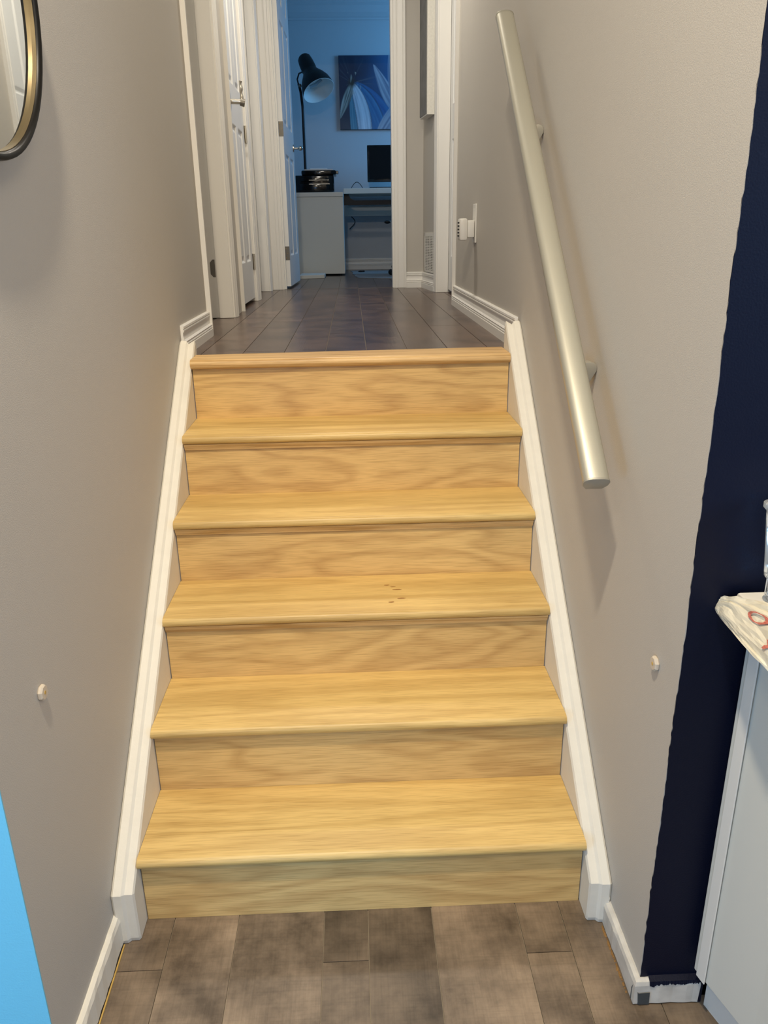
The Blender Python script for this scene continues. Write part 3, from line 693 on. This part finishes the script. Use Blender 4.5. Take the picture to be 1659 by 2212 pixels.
# cable under desk
tag(G().tube([(0.02 + .035 * math.sin(k * .35), 7.15, 1.63 - .011 * k) for k in range(12)], .004, 8).make('hanging_cable', BLACK, smooth=True), 'thin dark cable hanging below desk against the back wall', 'cable')
# monitor
mo = thing('monitor', (0.45, 6.82, 1.868), 'black flat monitor on the white desk, cut off by door casing', 'monitor')
G().box(0.185, 0.74, 6.80, 6.835, 1.935, 2.262).make('bezel', GLOSSBLK, mo, bevel=.006, smooth=True)
G().box(0.205, 0.72, 6.7985, 6.801, 1.962, 2.243).make('screen', mat('dark_screen', (0.006, 0.007, 0.008, 1), .6, spec=.1), mo)
G().box(0.43, 0.50, 6.81, 6.83, 1.880, 1.94).make('neck', BLACK, mo)
G().prism([(0.20, 6.70), (0.27, 6.66), (0.66, 6.66), (.73, 6.70), (.70, 6.92), (.23, 6.92)], 2, 1.8685, 1.884).make('stand_base', BLACK, mo, bevel=.003)
pts = []
for k in range(16):
    a = k / 15; pts.append((0.02 + .15 * a, 6.78 + .02 * math.sin(a * 6), 1.874 + .062 * math.sin(min(1, a * 1.25) * math.pi) ** 1 * (1 if a < .8 else 0)))
tag(G().tube(pts, .003, 8).make('monitor_cable', BLACK, smooth=True), 'thin black cable arching over desk left of the monitor', 'cable')
# floor lamp
la = thing('floor_lamp', (-0.415, 6.86, L), 'black floor lamp with bell shade and arched pole behind the printer', 'lamp')
G().tube([(-.43, 6.92, L + .0005), (-.43, 6.92, L + .018), (-.43, 6.92, L + .028)], [.14, .14, .03], 28).make('base', BLACK, la, smooth=True)
G().tube([(-0.415, 6.86, L + .02), (-0.414, 6.85, 2.60), (-0.424, 6.84, 2.72), (-0.440, 6.83, 2.79)], .0125, 14).make('pole', BLACK, la, smooth=True)
# shade: lathe about an axis
cen = Vector((-0.250, 6.66, 2.708)); top = Vector((-0.385, 6.82, 3.008))
ax = (top - cen).normalized(); a1 = ax.orthogonal().normalized(); a2 = ax.cross(a1); Ln = (top - cen).length
def lathe(prof, n=32):
    rings = []
    for s, r in prof:
        rings.append([cen + ax * s + (a1 * math.cos(2 * math.pi * k / n) + a2 * math.sin(2 * math.pi * k / n)) * r for k in range(n)])
    return rings
outp = [(0, .150), (.03, .148), (.08, .136), (.13, .112), (.17, .086), (.20, .070), (.215, .066), (.23, .070), (.30, .068), (.345, .062), (.362, .05), (.366, .01)]
inp = [(0.0, .1485), (.03, .145), (.08, .132), (.12, .108), (.125, .06), (.126, .004)]
G().loft(lathe(outp), cap=False).make('shade', BLACK, la, smooth=True)
si = G().loft(lathe(inp), cap=False).make('shade_lining', LAMPIN, la, smooth=True)
G().loft(lathe([(0, .150), (-.002, .1515), (-.003, .1490), (0, .1485)]), cap=False).make('shade_rim', LAMPIN, la, smooth=True)
bc = cen + ax * .075
q = G().tube([bc - Vector((.055, 0, .028)), bc - Vector((0, 0, .006)), bc + Vector((.055, .0, .034))], .014, 10); q.make('bulb', mat('grey_bulb', (.30, .36, .40, 1), .4), la, smooth=True)
q = G().tube([(-0.440, 6.83, 2.775), (-.452, 6.84, 2.83), (-.435, 6.86, 2.88), (-.40, 6.89, 2.90)], .007, 10); q.make('yoke', BLACK, la, smooth=True)
G().ball((-0.43, 6.83, 2.775), .018, 12).make('joint', DKSTEEL, la, smooth=True)

# wall painting: abstract flower
pt = thing('flower_painting', (0.33, 7.18, 2.44), 'unframed dark blue abstract flower canvas on the blue office wall', 'painting')
PX0, PX1, PZ0, PZ1 = -0.066, 0.75, 2.440, 3.085
G().box(PX0, PX1, 7.172, 7.1995, PZ0, PZ1).make('stretcher', mat('dark_canvas_edge', (.02, .03, .05, 1), .7), pt)
nx, nz = 220, 170; vs = []; colr = []
def mixc(a, b, t): t = max(0, min(1, t)); return [a[i] * (1 - t) + b[i] * t for i in range(3)]
def petal(u, v, cx, cz, ang, ln, wd):
    """returns (along, across/width) in petal space"""
    dx, dz = u - cx, v - cz; a = dx * math.cos(ang) + dz * math.sin(ang); b = -dx * math.sin(ang) + dz * math.cos(ang) + .55 * a * a * (1 if ang > -1.3 and ang < 0 else 0)
    s = a / ln
    if s < 0 or s > 1: return None
    w = wd * (math.sin(math.pi * min(1, s ** .75)) ** .8 + .05)
    return s, b / w
def paintc(u, v):
    # u, v in metres from the lower left corner of the canvas
    n1 = mathutils.noise.noise(Vector((u * 6, v * 6, 0))); n2 = mathutils.noise.noise(Vector((u * 40, v * 12, 3)))
    c = mixc([.012, .022, .05], [.035, .11, .24], (u - .16) * 3.2 + n1 * .25)
    c = mixc(c, [.06, .07, .085], (.33 - v) * 1.6 * (1 if u < .14 else .2) + n1 * .1)
    cx, cz = .125, .41
    # strokes radiating up from the flower heart
    dx, dz = u - cx, v - cz; r = math.hypot(dx, dz); th = math.atan2(dz, dx)
    if dz > -.02 and r < .26:
        s = mathutils.noise.noise(Vector((th * 7, r * 1.2, 9)))
        if s > .2: c = mixc(c, [.14, .18, .20], (s - .2) * 1.6 * (1 - r / .26))
    for (ang, ln, wd, col, col2) in ((-.50, 1.1, .085, [.02, .10, .26], [.04, .17, .36]), (-0.78, 1.1, .10, [.03, .13, .28], [.06, .22, .40]), (-1.50, .95, .052, [.05, .18, .27], [.12, .30, .38]), (-1.06, 1.05, .078, [.34, .40, .48], [.66, .70, .76]), (-1.95, .34, .040, [.10, .11, .10], [.40, .42, .38])):
        pp = petal(u, v, cx, cz, ang, ln, wd)
        if pp and abs(pp[1]) < 1:
            s, w = pp; t_ = mathutils.noise.noise(Vector((w * 5, s * 2.2, ang * 7))) * .9 + .45
            cc = mixc(col, col2, t_ + .2 * n2); c = mixc(c, cc, (1 - abs(w)) * 7)
            if abs(w) > .86: c = mixc(c, [.02, .04, .07], .5)
    if r < .055: c = mixc(c, [.03, .03, .025], (.055 - r) * 26)
    if r < .10 and n2 > .25: c = mixc(c, [.45, .45, .38], (n2 - .25) * 2)
    for (cx2, cz2, ang, ln, wd) in ((.56, .14, 2.05, .48, .06), (.36, -.10, .95, .55, .07), (.60, .10, 1.75, .60, .07), (.66, .2, 1.0, .4, .07)):
        pp = petal(u, v, cx2, cz2, ang, ln, wd)
        if pp and abs(pp[1]) < 1:
            s, w = pp; t_ = mathutils.noise.noise(Vector((w * 4, s * 2, ang * 9))) + .4
            c = mixc(c, mixc([.16, .19, .27], [.42, .44, .50], t_), (1 - abs(w)) * 6)
    return c
for j in range(nz + 1):
    for i in range(nx + 1):
        u = (PX1 - PX0) * i / nx; v = (PZ1 - PZ0) * j / nz
        vs.append((PX0 + u, 7.1715, PZ0 + v)); colr.append(paintc(u, v))
fc = [(j * (nx + 1) + i, j * (nx + 1) + i + 1, (j + 1) * (nx + 1) + i + 1, (j + 1) * (nx + 1) + i) for j in range(nz) for i in range(nx)]
PM = mat('painted_canvas', (1, 1, 1, 1), .5, bump=.3, bscale=90)
cvo = obj('canvas', vs, fc, PM, pt)
at = cvo.data.color_attributes.new('paint', 'FLOAT_COLOR', 'POINT')
for i, c in enumerate(colr): at.data[i].color = (c[0], c[1], c[2], 1)
an = PM.node_tree.nodes.new('ShaderNodeAttribute'); an.attribute_name = 'paint'
PM.node_tree.links.new(an.outputs['Color'], PM.node_tree.nodes['Principled BSDF'].inputs['Base Color'])
# floor mat
P = [(0.075, 5.53), (0.05, 5.62), (0.06, 5.68), (0.03, 5.80), (0.04, 6.0), (0.015, 6.2), (0.02, 6.5), (-0.005, 6.85), (0.9, 6.85), (0.9, 5.38), (0.34, 5.38), (0.2, 5.46)]
tag(G().prism(P, 2, L + .0004, L + .004).make('chair_mat', mat('hazy_grey_mat', (.24, .25, .25, 1), .5, var=.2, vscale=9)), 'pale grey translucent mat on the office floor under chair', 'mat')
q = G().ball((0.095, 6.5, L + .012), .012, 10, (2.2, 1.2, .6)).ball((0.12, 6.52, L + .012), .010, 10, (1.6, 1.5, .7)); tag(q.make('dark_clip', BLACK, smooth=True), 'tiny dark object lying on the grey floor mat', 'clip')
# office chair (mostly hidden behind the right casing)
ch = thing('office_chair', (0.62, 5.95, L), 'black office chair, one caster and lever visible past right casing', 'chair')
cc = Vector((0.62, 5.95, 0))
G().tube([(cc.x, cc.y, L + .09), (cc.x, cc.y, L + .30), (cc.x, cc.y, L + .42)], [.03, .025, .018], 14).make('column', BLACK, ch, smooth=True)
for k in range(5):
    a = math.radians(200 + 72 * k); dx, dy = math.cos(a), math.sin(a)
    e = cc + Vector((dx * .27, dy * .27, 0))
    sp_ = G().tube([(cc.x, cc.y, L + .115), (cc.x + dx * .14, cc.y + dy * .14, L + .105), (e.x, e.y, L + .072)], [.024, .019, .014], 10).make('spoke', BLACK, ch, smooth=True)
    for s_ in (-1, 1):
        px_, py_ = e.x - dy * .017 * s_, e.y + dx * .017 * s_
        G().tube([(px_ - dy * .010 * s_, py_ + dx * .010 * s_, L + .0295), (px_ + dy * .009 * s_, py_ - dx * .009 * s_, L + .0295)], .025, 18).make('caster_wheel', BLACK, sp_, smooth=True)
G().box(cc.x - .24, cc.x + .24, cc.y - .23, cc.y + .23, L + .43, L + .50).make('seat', BLACK, ch, bevel=.03, smooth=True)
G().box(cc.x + .20, cc.x + .26, cc.y - .21, cc.y + .21, L + .56, L + 1.0).make('backrest', BLACK, ch, bevel=.025, smooth=True)
G().box(cc.x + .10, cc.x + .25, cc.y - .03, cc.y + .03, L + .40, L + .43).make('back_bracket', BLACK, ch)
G().box(cc.x + .225, cc.x + .25, cc.y - .03, cc.y + .03, L + .40, L + .62).make('back_bar', BLACK, ch)
lv = G().tube([(0.56, 5.78, L + .425), (.40, 5.76, L + .445), (0.345, 5.75, L + .452)], .006, 10).make('lever_rod', STEEL, ch, smooth=True)
G().ball((0.325, 5.75, L + .447), .016, 12, (1.7, 1, .9)).make('lever_paddle', BLACK, lv, smooth=True)
